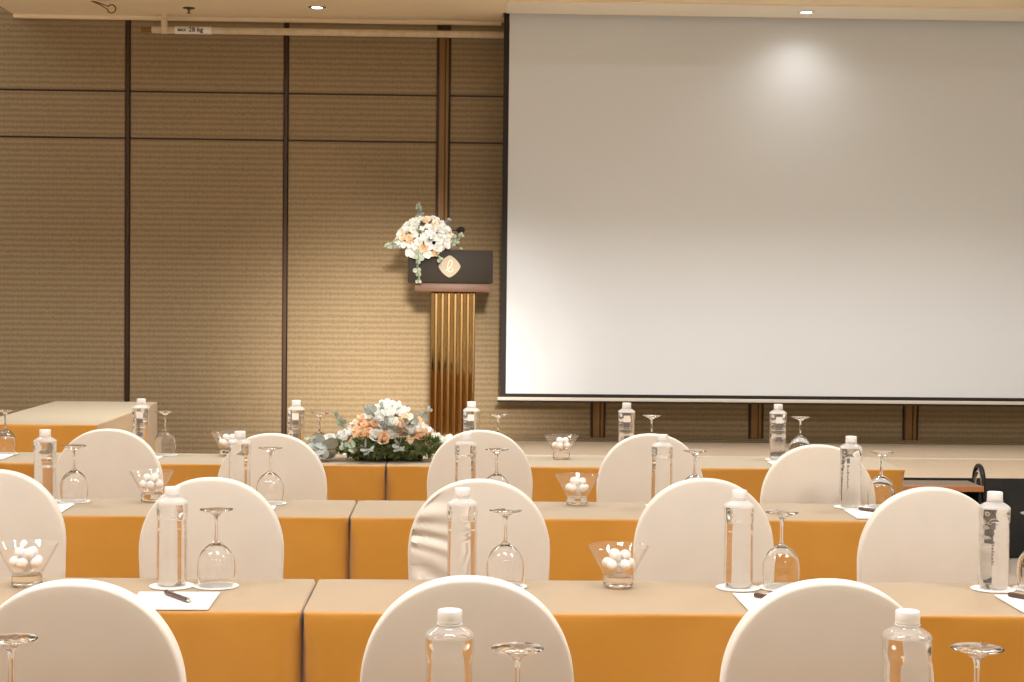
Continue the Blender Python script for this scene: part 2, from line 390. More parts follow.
# ------------------------------------------------------------------ tables and cloths
def make_table(L, W):
    t = thing('conference_table')
    b = MB(); b.bbox(-L / 2 + .012, L / 2 - .012, .012, W - .012, .715, .745, .004, 1); b.obj('tabletop', 'ply', t)
    for sx in (-1, 1):
        for y in (.05, W - .05):
            b = MB(); x = sx * (L / 2 - .1)
            b.tube([(x, y, 0), (x, y, .714)], .015, 10); b.obj('leg', 'leg_metal', t)
    return t
def make_cloth(L, W, seed, top=.75):
    rr = random.Random(seed); ph = [rr.uniform(0, 6.28) for _ in range(8)]
    hx, hy = L / 2, W / 2; step = .03
    per = []
    def edge(ax, ay, bx, by):
        n = max(2, int(math.hypot(bx - ax, by - ay) / step))
        for i in range(n): per.append((ax + (bx - ax) * i / n, ay + (by - ay) * i / n))
    rc = .006
    edge(-hx + rc, -hy, hx - rc, -hy); edge(hx, -hy + rc, hx, hy - rc); edge(hx - rc, hy, -hx + rc, hy); edge(-hx, hy - rc, -hx, -hy + rc)
    n = len(per); nm = []
    for i in range(n):
        a, c = per[i - 1], per[(i + 1) % n]; tx, ty = c[0] - a[0], c[1] - a[1]; l = math.hypot(tx, ty); nm.append((ty / l, -tx / l))
    rows = [(-.09, 0), (-.03, 0), (-.008, 0), (-.0025, -.0008), (-.0006, -.0035), (.0, -.008), (.0, -.02), (0, -.05), (0, -.1), (0, -.2), (0, -.32), (0, -.45), (0, -.6), (0, -top + .008)]
    v = []
    for inset, dz in rows:
        for i, (x, y) in enumerate(per):
            nx, ny = nm[i]; off = inset
            if inset < 0:
                v.append((x * (1 + inset / hx), y * (1 + inset / hy) + hy, top + dz)); continue
            s = x * 1.0 if abs(ny) > .5 else y
            dn = min(1, max(0, -dz - .004) / .5)
            cd = min(abs(abs(x) - hx), 9) if abs(ny) > .5 else abs(abs(y) - hy)
            if dz < -.004:
                off += dn * (.006 + .006 * math.sin(s * 9 + ph[0]) + .004 * math.sin(s * 21 + ph[1] + dz * 4))
                off += min(1, -dz * 14) * .010 * math.exp(-(cd / .05) ** 2) * (.5 + .5 * math.sin(ph[2] + dz * 9)) - .020 * math.exp(-(cd / .018) ** 2) * min(1, -dz * 12)
                off += .0022 * math.sin(s * 13 + ph[3]) * math.exp(-((dz + .035) / .03) ** 2)
            off = max(off, -.02)
            zz = top + dz + (.0015 * math.sin(s * 7 + ph[4]) * (1 if inset > -.01 else 0) if dz > -.03 else 0)
            if abs(nx) > .5 and off > .001: off = .001 + (off - .001) * .2
            v.append((max(-hx - .001, min(hx + .001, x + nx * off)), y + ny * off + hy, zz))
    f = []
    for k in range(len(rows) - 1):
        for i in range(n):
            j = (i + 1) % n
            f.append((k * n + i, k * n + j, (k + 1) * n + j, (k + 1) * n + i))
    # flat middle of the top
    c = len(v); v.append((0, hy, top))
    for i in range(n): f.append((c, (i + 1) % n, i))
    b = MB(); b.add(v, f); return b
ROWS = {'Z': (2.037, .406), 'A': (3.477, .406), 'B': (4.917, .406), 'C': (6.356, .406)}
LT = 1.985
rowname = {'Z': 'nearest, mostly unseen table row', 'A': 'front table row', 'B': 'middle table row', 'C': 'back table row'}
seam = {'Z': -.34, 'A': -.34, 'B': -.34, 'C': -.30}
i = 0
for r, (y0, W) in ROWS.items():
    for side in (0, 1):
        i += 1
        L_ = LT + (.035 if r == 'C' and side else 0)
        cx = seam[r] + (L_ / 2 + .0013) * (1 if side else -1)
        place('table', lambda: make_table(LT, .406), (cx, y0, 0), 0,
              'narrow conference table hidden under gold cloth, %s half of the %s' % ('right' if side else 'left', rowname[r]), 'table', 'cloth-covered conference tables')
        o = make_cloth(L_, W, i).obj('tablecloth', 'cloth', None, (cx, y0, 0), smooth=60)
        tag(o, 'gold satin tablecloth on the %s half of the %s' % ('right' if side else 'left', rowname[r]), 'tablecloth', 'gold tablecloths')
t = make_table(.60, 1.62); t.location = (-2.09, 8.09, 0); tag(t, 'side table under gold cloth against the wall at far left', 'table', 'cloth-covered conference tables')
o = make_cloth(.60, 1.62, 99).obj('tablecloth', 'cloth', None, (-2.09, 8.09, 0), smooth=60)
tag(o, 'gold cloth on the side table standing end-on by the left wall panels', 'tablecloth', 'gold tablecloths')

# ------------------------------------------------------------------ chairs
def backrest_mesh(wr=0):
    R = .1895; zt = .931; ah = .20; zb = .40; T = .040; er = .007
    out = []
    nA = 56; ex = 2.15
    for k in range(12): out.append((-R + .012 * (1 - k / 12), zb + (zt - ah - zb) * k / 12))
    for k in range(nA + 1):
        a = PI - PI * k / nA; c, s_ = math.cos(a), math.sin(a)
        out.append((R * math.copysign(abs(c) ** (2 / ex), c), zt - ah + ah * abs(s_) ** (2 / ex)))
    for k in range(1, 13): out.append((R - .012 * (k / 12), zt - ah - (zt - ah - zb) * k / 12))
    for k in range(1, 10): out.append((R - .012 - 2 * (R - .012) * k / 10, zb))
    n = len(out); nm = []
    for i in range(n):
        a, c = out[i - 1], out[(i + 1) % n]; tx, tz = c[0] - a[0], c[1] - a[1]; l = math.hypot(tx, tz) or 1; nm.append((-tz / l, tx / l))
    cz = .70
    ins = [(x - er * nx, z - er * nz) for (x, z), (nx, nz) in zip(out, nm)]
    rings = []
    fr = [.12, .25, .38, .5, .6, .7, .79, .87, .94, 1] if not wr else [k / 40 for k in range(4, 41)]
    H2 = T / 2
    def face(s, sign):
        ring = []
        for x, z in ins:
            X, Z = x * s, cz + (z - cz) * s
            y = sign * (H2 + .006 * (1 - s * s))
            if wr and sign < 0:
                # gathered folds fanning out from the left edge of the cover
                lx = (X + R) / (2 * R)
                wgt = max(0, 1 - lx / .42) * min(1, max(0, (.915 - Z) / .05)) 
                u = Z + .45 * (X + .19) * (1 - (Z - .66) / .16) + .3 * (X + .19) ** 2
                y -= wgt * (.0075 * math.sin(u * 150 + 1.5 * math.sin(u * 40)) + .006 * math.sin(u * 83 + 2))
            ring.append((X, y, Z))
        return ring
    rings.append(('c', (0, -H2 - .006, cz)))
    for s in fr: rings.append(('r', face(s, -1)))
    for k in range(1, 9):
        a = PI * k / 8
        y = -math.cos(a) * er + (-(H2 - er) if a < PI / 2 - 1e-6 else (H2 - er) if a > PI / 2 + 1e-6 else 0)
        o_ = math.sin(a) * er
        if k == 8: continue
        rings.append(('r', [(x + nx * o_, y, z + nz * o_) for (x, z), (nx, nz) in zip(ins, nm)]))
    for s in fr[::-1]: rings.append(('r', face(s, 1)))
    rings.append(('c', (0, H2 + .006, cz)))
    v = []; f = []; idx = []
    ang = math.radians(3.2); ca, sa = math.cos(ang), math.sin(ang)
    def tr(p):
        x, y, z = p; dz = z - .931
        return (x, y * ca - dz * sa + .02, .931 + dz * ca + y * sa)
    for kind, d in rings:
        if kind == 'c': idx.append([len(v)]); v.append(tr(d))
        else: idx.append(list(range(len(v), len(v) + n))); v += [tr(p) for p in d]
    for a, c in zip(idx, idx[1:]):
        for i in range(n):
            j = (i + 1) % n
            if len(a) == 1: f.append((a[0], c[i], c[j]))
            elif len(c) == 1: f.append((a[i], c[0], a[j]))
            else: f.append((a[i], c[i], c[j], a[j]))
    b = MB(); b.add(v, f); return b
def make_chair(wr=0):
    t = thing('banquet_chair')
    backrest_mesh(wr).obj('backrest', 'cover', t, smooth=60)
    b = MB(); b.bbox(-.19, .19, .075, .41, .395, .465, .028, 4); b.obj('seat', 'cover', t, smooth=60)
    legs = [(-.175, .10), (.175, .10), (-.175, .38), (.175, .38)]
    for x, y in legs:
        b = MB(); b.tube([(x * 1.04, y + (.012 if y > .2 else -.02), 0), (x * 1.04, y + (.012 if y > .2 else -.02), .02), (x, y, .25), (x * .98, y, .40)], [.020, .022, .019, .022], 12)
        b.obj('leg', 'cover', t)
    b = MB()
    def panel(p, q, lift):
        n = 12; v = []; f = []
        for i in range(n + 1):
            s = i / n; x = p[0] + (q[0] - p[0]) * s; y = p[1] + (q[1] - p[1]) * s
            zl = .10 + lift * (1 - (2 * s - 1) ** 4) ** .5
            ins_ = .02 * math.sin(PI * s)
            nx, ny = -(q[1] - p[1]), (q[0] - p[0]); l = math.hypot(nx, ny); nx /= l; ny /= l
            for k in range(4):
                z = zl + (.43 - zl) * k / 3; o_ = ins_ * (1 - k / 3)
                v.append((x + nx * o_, y + ny * o_, z)); 
        for i in range(n):
            for k in range(3): f.append((i * 4 + k, i * 4 + 4 + k, i * 4 + 5 + k, i * 4 + 1 + k))
        b.add(v, f)
    a, c, d, e = (-.178, .10), (.178, .10), (.178, .385), (-.178, .385)
    panel(a, c, .2); panel(c, d, .2); panel(d, e, .2); panel(e, a, .2)
    b.obj('skirt', 'cover', t, smooth=60)
    return t
wh = {'A': ['large, at lower left edge of view', 'large, at bottom centre behind a capped bottle', 'large, at lower right of view'],
      'B': ['cut by the left edge of the photo', 'second from the left', 'with gathered folds on its back', 'fourth from the left', 'rightmost, before the stage steps'],
      'C': ['leftmost, before the side table', 'left of the table flowers', 'in front of the podium', 'below the screen, left of centre', 'rightmost, pulled out a little']}
chairs = {'A': [(-.6645, 2.81, -1), (.011, 2.87, .5), (.649, 2.86, 1)],
          'B': [(-1.274, 4.487, 2), (-.663, 4.339, 1), (.044, 4.349, -1), (.653, 4.405, 0), (1.225, 4.241, -1)],
          'C': [(-1.244, 5.782, 1), (-.659, 5.659, -1), (.06, 5.86, 0), (.662, 5.77, 1), (1.178, 5.408, -2)]}
for r in 'ABC':
    for k, (x, y, a) in enumerate(chairs[r]):
        lab = 'white covered chair facing the %s, %s' % (rowname[r], wh[r][k])
        if r == 'B' and k == 2:
            o = make_chair(1); o.location = (x, y, 0); o.rotation_euler = (0, 0, math.radians(a)); tag(o, lab, 'chair', 'white covered chairs')
        else:
            place('chair', make_chair, (x, y, 0), math.radians(a), lab, 'chair', 'white covered chairs')

# ------------------------------------------------------------------ table settings
def bottle_surface(prof, n=56, shrink=0, top=None, cap=False):
    v = []; f = []; rings = 0
    for z, R, ex in prof:
        for i in range(n):
            a = 2 * PI * i / n; c, s_ = abs(math.cos(a)), abs(math.sin(a))
            r = R / ((c ** ex + s_ ** ex) ** (1 / ex))
            # dimpled facets on the corners of the upper body
            g = math.exp(-((z - .169) / .010) ** 2)
            q = (a - PI / 4) % (PI / 2); q = min(q, PI / 2 - q)
            r -= .0035 * g * math.exp(-(q / .22) ** 2)
            r -= shrink
            v.append((r * math.cos(a), r * math.sin(a), z))
        rings += 1
    for k in range(rings - 1):
        for i in range(n):
            j = (i + 1) % n; f.append((k * n + i, k * n + j, (k + 1) * n + j, (k + 1) * n + i))
    if prof[0][0] < .01: f.append(tuple(range(n))[::-1])
    if cap: f.append(tuple(range((rings - 1) * n, rings * n)))
    b = MB(); b.add(v, f); return b
BODY = [(.0005, .026, 2.2), (.003, .030, 2.6), (.008, .0325, 3), (.016, .0335, 3.4), (.04, .0335, 3.6), (.08, .033, 3.6), (.10, .033, 3.6), (.103, .0324, 3.6), (.106, .033, 3.6), (.117, .033, 3.6), (.120, .0324, 3.6), (.123, .033, 3.6), (.140, .0325, 3.4)]
BODY += [(.146, .0320, 3.2), (.150, .0328, 3), (.154, .0338, 3), (.158, .0342, 3), (.162, .0344, 3), (.166, .0344, 3), (.170, .0344, 3), (.174, .0344, 3), (.178, .0344, 3), (.183, .0344, 2.8)]
NECK = [(.1905, .0342, 2.6), (.193, .0325, 2.4), (.197, .0270, 2.2), (.201, .0205, 2), (.2045, .0160, 2), (.2065, .0150, 2), (.212, .0148, 2)]
BODY = [(z * 1.025, R_, min(e, 2.7)) for z, R_, e in BODY]
def make_bottle(kind):
    t = thing('water_bottle')
    bottle_surface(BODY).obj('bottle_body', 'shell', t, smooth=50)
    bottle_surface([BODY[-1]] + NECK).obj('shoulder', 'shoulder_clear' if kind == 'near' else 'shoulder', t, smooth=50)
    bottle_surface([(z + (.0015 if z < .001 else .0006), R, e) for z, R, e in BODY], shrink=.0011, cap=True).obj('water', 'water', t, smooth=50)
    b = MB(); n = 40; b.lathe([(0, .2078), (.0172, .2078), (.0178, .2088), (.0178, .211), (.0176, .2117), (.0178, .2124), (.0176, .2240), (.0165, .2258), (0, .2260)], 40)
    b.lathe([(.0150, .2048), (.0186, .2052), (.0186, .2066), (.0150, .207)], 40)
    b.obj('cap', 'cap', t)
    if kind == 'label':
        b = MB(); y = -.0352
        b.box(-.013, .013, y, y + .0004, .150, .176, 0); b.box(-.012, .012, y, y + .0004, .130, .146, 1)
        for z in (.124, .118, .108, .103): b.box(-.013, .013, y, y + .0004, z, z + .0022, 1)
        b.box(-.010, .012, y, y + .0004, .078, .094, 1)
        lo = b.obj('label', ['white', 'grey_ink'], t, smooth=0); lo['label'] = 'printed white and grey label'
    if kind == 'side':
        b = MB(); y = -.0352; rr = random.Random(3)
        z = .06
        while z < .135:
            h = rr.choice((.003, .004, .006)); b.box(-.016, -.012 + rr.choice((0, .002)), y, y + .0004, z, z + h, 0); z += h + .0025
        b.box(-.017, -.008, y, y + .0004, .142, .158, 0)
        lo = b.obj('label', ['grey_ink'], t, smooth=0); lo['label'] = 'small grey print'
    return t
def make_glass():
    t = thing('wine_glass'); t.scale = (1, 1, .98)
    outp = [(.0395, 0), (.0415, .015), (.0432, .03), (.0434, .042), (.0425, .055), (.0395, .068), (.034, .079), (.0265, .088), (.018, .095), (.010, .100), (.0055, .104)]
    inp = [(0, .0965), (.009, .0955), (.0165, .0918), (.0252, .0855), (.0328, .077), (.0382, .0668), (.0412, .0545), (.0421, .042), (.0419, .03), (.0403, .015), (.0383, 0)]
    MB().lathe(outp + [(0, .104)], 36)
    b = MB(); b.lathe([(0, .104)] + outp[::-1] + inp[::-1] , 40); b.obj('bowl', 'glass', t, smooth=60)
    b = MB(); b.lathe([(0, .1042), (.0055, .1042), (.0042, .112), (.0037, .125), (.0037, .145), (.0042, .155), (.0062, .162), (0, .162)], 24); b.obj('stem', 'glass', t, smooth=60)
    b = MB(); b.lathe([(0, .1622), (.0063, .1622), (.011, .1665), (.018, .1705), (.028, .1745), (.0372, .1772), (.0378, .1782), (.0372, .179), (.02, .1797), (0, .180)], 40); b.obj('foot', 'glass', t, smooth=60)
    return t
def make_bowl():
    t = thing('glass_bowl')
    b = MB(); b.lathe([(0, .001), (.031, .001), (.034, .003), (.0345, .021), (.033, .0248), (0, .0252)], 44); b.obj('base', 'glass', t, smooth=50)
    b = MB(); b.lathe([(0, .0254), (.0325, .0254), (.036, .031), (.053, .063), (.0695, .0935), (.0702, .095), (.069, .0955), (.0675, .094), (.0515, .064), (.0345, .0335), (.031, .0295), (0, .0285)], 44); b.obj('dish', 'dish', t, smooth=50)
    return t
def make_coaster():
    n = 64; v = [(0, 0, 0), (0, 0, .0015)]; f = []
    for i in range(n):
        a = 2 * PI * i / n; r = .050 + .0016 * abs(math.sin(a * 10))
        v += [(r * math.cos(a), r * math.sin(a), 0), (r * math.cos(a), r * math.sin(a), .0015)]
    for i in range(n):
        j = (i + 1) % n; a, b_, c, d = 2 + 2 * i, 3 + 2 * i, 2 + 2 * j, 3 + 2 * j
        f += [(0, c, a), (1, b_, d), (a, c, d, b_)]
    b = MB(); b.add(v, f); return b.obj('paper_coaster', 'white', smooth=30)
def make_pad():
    t = thing('notepad')
    b = MB(); b.bbox(-.089, .089, -.095, .095, 0, .004, .0008, 1); b.obj('pages', 'white', t, smooth=0)
    b = MB(); b.box(-.0885, .0885, .086, .0954, .0005, .0043); b.obj('binding', 'cap', t, smooth=0)
    return t
def make_pen():
    t = thing('pen')
    R = Matrix.Rotation(PI / 2, 4, 'Y')
    b = MB(); b.lathe([(0, -.066), (.0045, -.066), (.0052, -.06), (.0052, .045), (.0048, .048), (0, .048)], 16, 0, R); b.obj('barrel', 'pen', t)
    b = MB(); b.lathe([(0, .048), (.0046, .048), (.0012, .066), (0, .067)], 16, 0, R); b.obj('tip', 'silver', t)
    b = MB(); b.bbox(-.064, -.024, -.0012, .0012, .0052, .0066, .0004, 1); b.obj('clip', 'silver', t)
    return t
def mint_mesh():
    bm = bmesh.new(); bmesh.ops.create_icosphere(bm, subdivisions=3, radius=.0132)
    for v in bm.verts:
        d = v.co.normalized(); k = 1 + .05 * math.sin(7 * d.x + 3 * d.z) * math.sin(6 * d.y) + .03 * math.sin(17 * d.z + 5 * d.x)
        v.co = Vector((v.co.x * k, v.co.y * k, v.co.z * k * .93))
    me = bpy.data.meshes.new('mint'); bm.to_mesh(me); bm.free()
    me.polygons.foreach_set('use_smooth', [True] * len(me.polygons)); me.materials.append(M['mint']); return me
MINT = mint_mesh()
TOP = .7515
CW = .0016
rowpos = {'Z': 'foreground setting', 'A': 'front table row', 'B': 'middle table row', 'C': 'back table row'}
ordw = {'Z': {-1: 'far left', 0: 'centre', 1: 'right'},
        'A': {-1: 'first from left', 0: 'second from left', 1: 'third from left', 2: 'rightmost'},
        'B': {-2: 'first from left', -1: 'second from left', 0: 'third from left', 1: 'fourth from left', 2: 'rightmost'},
        'C': {-2: 'second from left', -1: 'left of the flowers', 0: 'before the podium', 1: 'right of the podium', 2: 'rightmost', -3: 'at far left'}}
def setting(r, k, bx, by, gx, gy, pad=None, penq=None, kind='plain', bottle=True):
    w_ = ordw[r][k]; row = rowpos[r]
    rz = math.radians(rnd.uniform(-7, 7))
    if bottle:
        place('coaster', make_coaster, (bx, by, TOP), rnd.uniform(0, 6), 'round white paper coaster under the water bottle, %s, %s' % (row, w_), 'coaster', 'white paper coasters')
        place('bottle' + kind, lambda: make_bottle(kind), (bx, by, TOP + CW), rz, 'clear water bottle with white cap on the %s, %s' % (row, w_), 'water bottle', 'water bottles')
    place('coaster', make_coaster, (gx, gy, TOP), rnd.uniform(0, 6), 'round white paper coaster under the upturned wine glass, %s, %s' % (row, w_), 'coaster', 'white paper coasters')
    place('glass', make_glass, (gx, gy, TOP + CW), 0, 'upside-down clear wine glass on the %s, %s' % (row, w_), 'wine glass', 'upturned wine glasses')
    if pad:
        place('pad', make_pad, (pad[0], pad[1], TOP), math.radians(pad[2]), 'blank white notepad on the %s, %s' % (row, w_), 'notepad', 'white notepads')
        px, py, pr = penq or (pad[0] - .01, pad[1] + .03, -55)
        place('pen', make_pen, (px, py, TOP + .0094), math.radians(pr), 'brown pen with silver clip lying on the notepad, %s, %s' % (row, w_), 'pen', 'brown pens')
def bowl(r, x, y, which):
    place('bowl', make_bowl, (x, y, TOP), rnd.uniform(0, 3), 'flared clear glass bowl of white mints on the %s, %s' % (rowpos[r], which), 'bowl', 'glass mint bowls')
    lab = 'round white mint in the glass bowl on the %s, %s' % (rowpos[r], which)
    g = 'mints in the glass bowl, %s, %s' % (rowpos[r], which)
    ph = rnd.uniform(0, 6)
    P = [(0, 0, .0485)] + [(.0262 * math.cos(ph + 2 * PI * k / 5), .0262 * math.sin(ph + 2 * PI * k / 5), .0595) for k in range(5)]
    P += [(.016 * math.cos(ph + .6 + 2 * PI * k / 3), .016 * math.sin(ph + .6 + 2 * PI * k / 3), .0790 + rnd.uniform(0, .001)) for k in range(3)]
    P = [(q[0], q[1], q[2] - .005) for q in P]
    for q in P:
        o = bpy.data.objects.new('mint', MINT); C.objects.link(o); o.location = (x + q[0], y + q[1], TOP + q[2])
        o.rotation_euler = (rnd.uniform(-.5, .5), rnd.uniform(-.5, .5), rnd.uniform(0, 6)); tag(o, lab, 'mint', g)

setting('A', -1, -.662, 3.767, -.562, 3.770, (-.627, 3.580, 1), (-.616, 3.589, -55))
setting('A', 0, -.001, 3.784, .099, 3.787)
setting('A', 1, .639, 3.785, .739, 3.788, (.703, 3.602, 1), (.700, 3.600, -45))
setting('A', 2, 1.236, 3.788, 1.337, 3.792, (1.298, 3.601, 0), (1.275, 3.62, -52), kind='side')
setting('B', -2, -1.316, 5.219, -1.226, 5.224, (-1.293, 5.047, 1))
setting('B', -1, -.705, 5.216, -.609, 5.212, (-.668, 5.033, 0))
setting('B', 0, .007, 5.222, .106, 5.224)
setting('B', 1, .633, 5.225, .738, 5.228)
setting('B', 2, 1.237, 5.222, 1.339, 5.235, (1.285, 5.044, -1), (1.285, 5.07, -50), kind='side')
setting('C', -3, -1.94, 6.657, -1.838, 6.657, (-1.88, 6.54, 0), bottle=False)
setting('C', -2, -1.296, 6.66, -1.203, 6.675, (-1.285, 6.50, 0), kind='label')
setting('C', -1, -.674, 6.65, -.58, 6.657, kind='label')
setting('C', 0, .031, 6.665, .14, 6.66, kind='label')
setting('C', 1, .661, 6.672, .763, 6.664, kind='label')
setting('C', 2, 1.28, 6.675, 1.368, 6.655, (1.31, 6.49, 0), kind='label')
setting('Z', -1, -.745, 2.36, -.648, 2.378, bottle=False)
setting('Z', 0, -.017, 2.348, .080, 2.333, kind='near')
setting('Z', 1, .646, 2.360, .744, 2.345, kind='near')
bowl('A', -.99, 3.765, 'left edge of view'); bowl('A', .361, 3.790, 'centre right')
bowl('B', -.987, 5.25, 'left'); bowl('B', .364, 5.238, 'centre')
bowl('C', -.949, 6.67, 'left, behind a bottle'); bowl('C', .397, 6.654, 'below the screen corner')

# ------------------------------------------------------------------ flowers
def petal(b, mt, L, W, curl, mi=0):
    v = []; f = []; nu, nv = 4, 3
    for i in range(nu + 1):
        u = i / nu; wd = W * (math.sin(PI * (.12 + .80 * u)) ** .8)
        for k in range(nv + 1):
            s = k / nv * 2 - 1
            v.append((s * wd, L * u * math.cos(curl * u), L * u * math.sin(curl * u) + .25 * wd * s * s - .03 * W))
    for i in range(nu):
        for k in range(nv):
            a = i * (nv + 1) + k; f.append((a, a + 1, a + nv + 2, a + nv + 1))
    b.add(v, f, mi, mt)
def bloom_mesh(name, mat_, R, whorls, seed):
    rr = random.Random(seed); b = MB()
    for (n, tilt, sc) in whorls:
        o0 = rr.uniform(0, 6)
        for k in range(n):
            a = o0 + 2 * PI * k / n + rr.uniform(-.15, .15)
            mt = Matrix.Rotation(a, 4, 'Z') @ Matrix.Translation((0, .003, .001)) @ Matrix.Rotation(math.radians(tilt + rr.uniform(-8, 8)), 4, 'X')
            petal(b, mt, R * sc * rr.uniform(.9, 1.1), R * sc * .45, rr.uniform(.3, .7))
    k = MB(); b.lathe([(0, -.004), (.006, -.003), (.007, .004), (.004, .009), (0, .010)], 10)
    me = b.mesh(name, 70); me.materials.append(M[mat_]); return me
BW = [bloom_mesh('bloom', 'petal_white', .036, [(7, 12, 1), (6, 38, .85), (5, 62, .65)], s) for s in (1, 2)]
BS = bloom_mesh('bloom', 'petal_white', .026, [(6, 8, 1), (5, 40, .8)], 3)
BP = [bloom_mesh('bloom', 'petal_peach', .034, [(6, 15, 1), (6, 42, .85), (5, 66, .65)], s) for s in (4, 5)]
BC = bloom_mesh('bloom', 'petal_cream', .035, [(6, 15, 1), (6, 42, .85), (4, 66, .65)], 6)
def sprig_mesh(name, mat_, pts, leaf, n, seed):
    rr = random.Random(seed); b = MB(); P = [Vector(p) for p in pts]
    def at(s):
        q = s * (len(P) - 1); i = min(int(q), len(P) - 2); return P[i].lerp(P[i + 1], q - i), (P[i + 1] - P[i]).normalized()
    b.tube([at(k / 8)[0] for k in range(9)], .0022, 6, 1)
    for k in range(n):
        s = .15 + .85 * k / (n - 1); p, d = at(s)
        for side in (-1, 1):
            L = leaf * (1.1 - .4 * s) * rr.uniform(.85, 1.15)
            ax = d.orthogonal().normalized(); ax.rotate(Matrix.Rotation(rr.uniform(-.6, .6) + (PI if side > 0 else 0) + k * .9, 3, d))
            z = d.cross(ax).normalized(); yv = (ax * .9 + d * .45).normalized(); xv = yv.cross(z).normalized()
            mt = Matrix((( xv.x, yv.x, z.x, p.x), (xv.y, yv.y, z.y, p.y), (xv.z, yv.z, z.z, p.z), (0, 0, 0, 1)))
            v = []; f = []
            m = 10
            v.append((0, L * .55, .12 * L))
            for i in range(m):
                a = 2 * PI * i / m; v.append((.5 * L * math.sin(a), L * .55 - .55 * L * math.cos(a), .05 * L * math.cos(2 * a)))
            for i in range(m): f.append((0, 1 + i, 1 + (i + 1) % m))
            b.add(v, f, 0, mt)
    me = b.mesh(name, 60); me.materials.append(M[mat_]); me.materials.append(M['stem']); return me
def tuft_mesh(seed):
    rr = random.Random(seed); b = MB()
    for k in range(60):
        d = Vector((rr.gauss(0, 1), rr.gauss(0, 1), rr.gauss(0, .8) + .5)).normalized(); L = rr.uniform(.022, .04)
        s = d.orthogonal().normalized() * .0035; q = d.cross(s).normalized() * .002
        b.add([-s, s, d * L * .6 + s * 1.3 + q, d * L, d * L * .6 - s * 1.3 + q], [(0, 1, 2, 3, 4)])
    me = b.mesh('greenery', 0); me.materials.append(M['moss']); return me
TUFT = [tuft_mesh(s) for s in (1, 2, 3)]
def put(name, me, parent, p, d, roll, sc=1):
    o = bpy.data.objects.new(name, me); C.objects.link(o); o.parent = parent; o.location = p
    q = Vector(d).to_track_quat('Z', 'Y'); o.rotation_euler = (q.to_matrix() @ Matrix.Rotation(roll, 3, 'Z')).to_euler(); o.scale = (sc,) * 3
    return o
def near(p, L, dmin): return any((p - q).length < dmin for q in L)

# arrangement on the podium (origin at podium top)
t = thing('flower_arrangement', (-.245, 10.07, 1.667), 0, 'white and peach flower arrangement with trailing eucalyptus on podium top', 'flowers')
MB().lathe([(0, 0), (.06, 0), (.065, .03), (.05, .09), (0, .10)], 20).obj('foam_holder', 'dark_foam', t)
used = []; rr = random.Random(21)
cen = Vector((0, -.03, .055))
for k in range(900):
    d = Vector((rr.gauss(0, 1), rr.gauss(0, 1) - .5, rr.gauss(0, 1) + .15)).normalized()
    if d.y > .6 or d.z < -.75: continue
    p = cen + Vector((d.x * .150, d.y * .115, d.z * .125))
    if p.z < .02 and p.y > -.10: continue
    if near(p, used, .031): continue
    used.append(p)
    low = d.z < .1
    u = rr.random()
    me = rr.choice(BP) if (low and u < .22) or (not low and d.x > .2 and d.z < .5 and u < .25) else (BC if u < .15 else rr.choice(BW + [BS]))
    put('bloom', me, t, p, d + Vector((0, -.25, .1)), rr.uniform(0, 6), rr.uniform(.85, 1.1))
    if len(used) > 85: break
SP = [sprig_mesh('eucalyptus_sprig', 'leaf', [(0, 0, 0), (.01, 0, .05), (.0, .01, .10), (.015, 0, .14)], .034, 6, s) for s in (1, 2)]
SG = [sprig_mesh('eucalyptus_sprig', 'leaf_grey', [(0, 0, 0), (.01, 0, .05), (.02, .01, .09)], .046, 4, s) for s in (3, 4)]
for p, d, sc in [((-.04, -.02, .15), (-.08, 0, 1), .85), ((-.02, -.03, .14), (.05, -.2, 1), .8), ((.10, -.04, .13), (.9, -.1, .55), .7), ((.12, -.05, .05), (1, -.2, .35), .8), ((.12, -.06, .02), (1, -.3, -.5), .8),
                 ((-.13, -.04, .03), (-1, -.2, -.05), .75), ((-.11, -.06, -.0), (-.9, -.3, -.6), .8), ((.06, -.12, -.0), (.5, -.5, -.8), .7), ((-.02, -.13, .08), (-.3, -1, .7), .6), ((.02, -.14, .06), (.2, -1, -.3), .5)]:
    put('eucalyptus_sprig', rr.choice(SP + SG), t, p, d, rr.uniform(0, 6), sc)
TR = sprig_mesh('trailing_sprig', 'leaf', [(-.03, -.12, .03), (-.035, -.145, -.04), (-.045, -.135, -.10), (-.035, -.13, -.16), (-.035, -.125, -.19)], .034, 9, 9)
link('trailing_sprig', TR, [], t)

# arrangement on the back table
t = thing('flower_arrangement', (-.30, 6.56, TOP), 0, 'low mound of white and peach flowers with greenery on back table', 'flowers')
b = MB(); b.bbox(-.14, .14, -.045, .06, 0, .045, .012, 3); b.obj('foam_tray', 'dark_foam', t)
used = []; rr = random.Random(5)
def prof(x): return max(.06, .222 * (1 - abs(x / .262) ** 1.15))
for k in range(6000):
    x = rr.uniform(-.235, .245); v_ = rr.uniform(0, 1) ** .8
    h = prof(x); z = .07 + (h - .07) * v_ if h > .08 else h + .01
    y = -.10 * math.cos(v_ * PI / 2) ** .7 * max(.3, 1 - abs(x) / .33) + .01
    if rr.random() < .25: y = -y * .6 + .02
    p = Vector((x, y, z))
    if z < .088 and abs(x) < .15: continue
    if near(p, used, .0315): continue
    used.append(p)
    d = Vector((x * 2.2, -1.0 + v_ * .6 + (1.2 if y > .02 else 0), .35 + .8 * v_))
    u = rr.random()
    if z < .155 and abs(x - .02) < .155 and y < .02: me = rr.choice(BP) if u < .55 else (BC if u < .72 else rr.choice(BW))
    else: me = rr.choice(BW + [BS]) if u < .86 else BC
    put('bloom', me, t, p, d, rr.uniform(0, 6), rr.uniform(.8, 1.1))
    if len(used) > 88: break
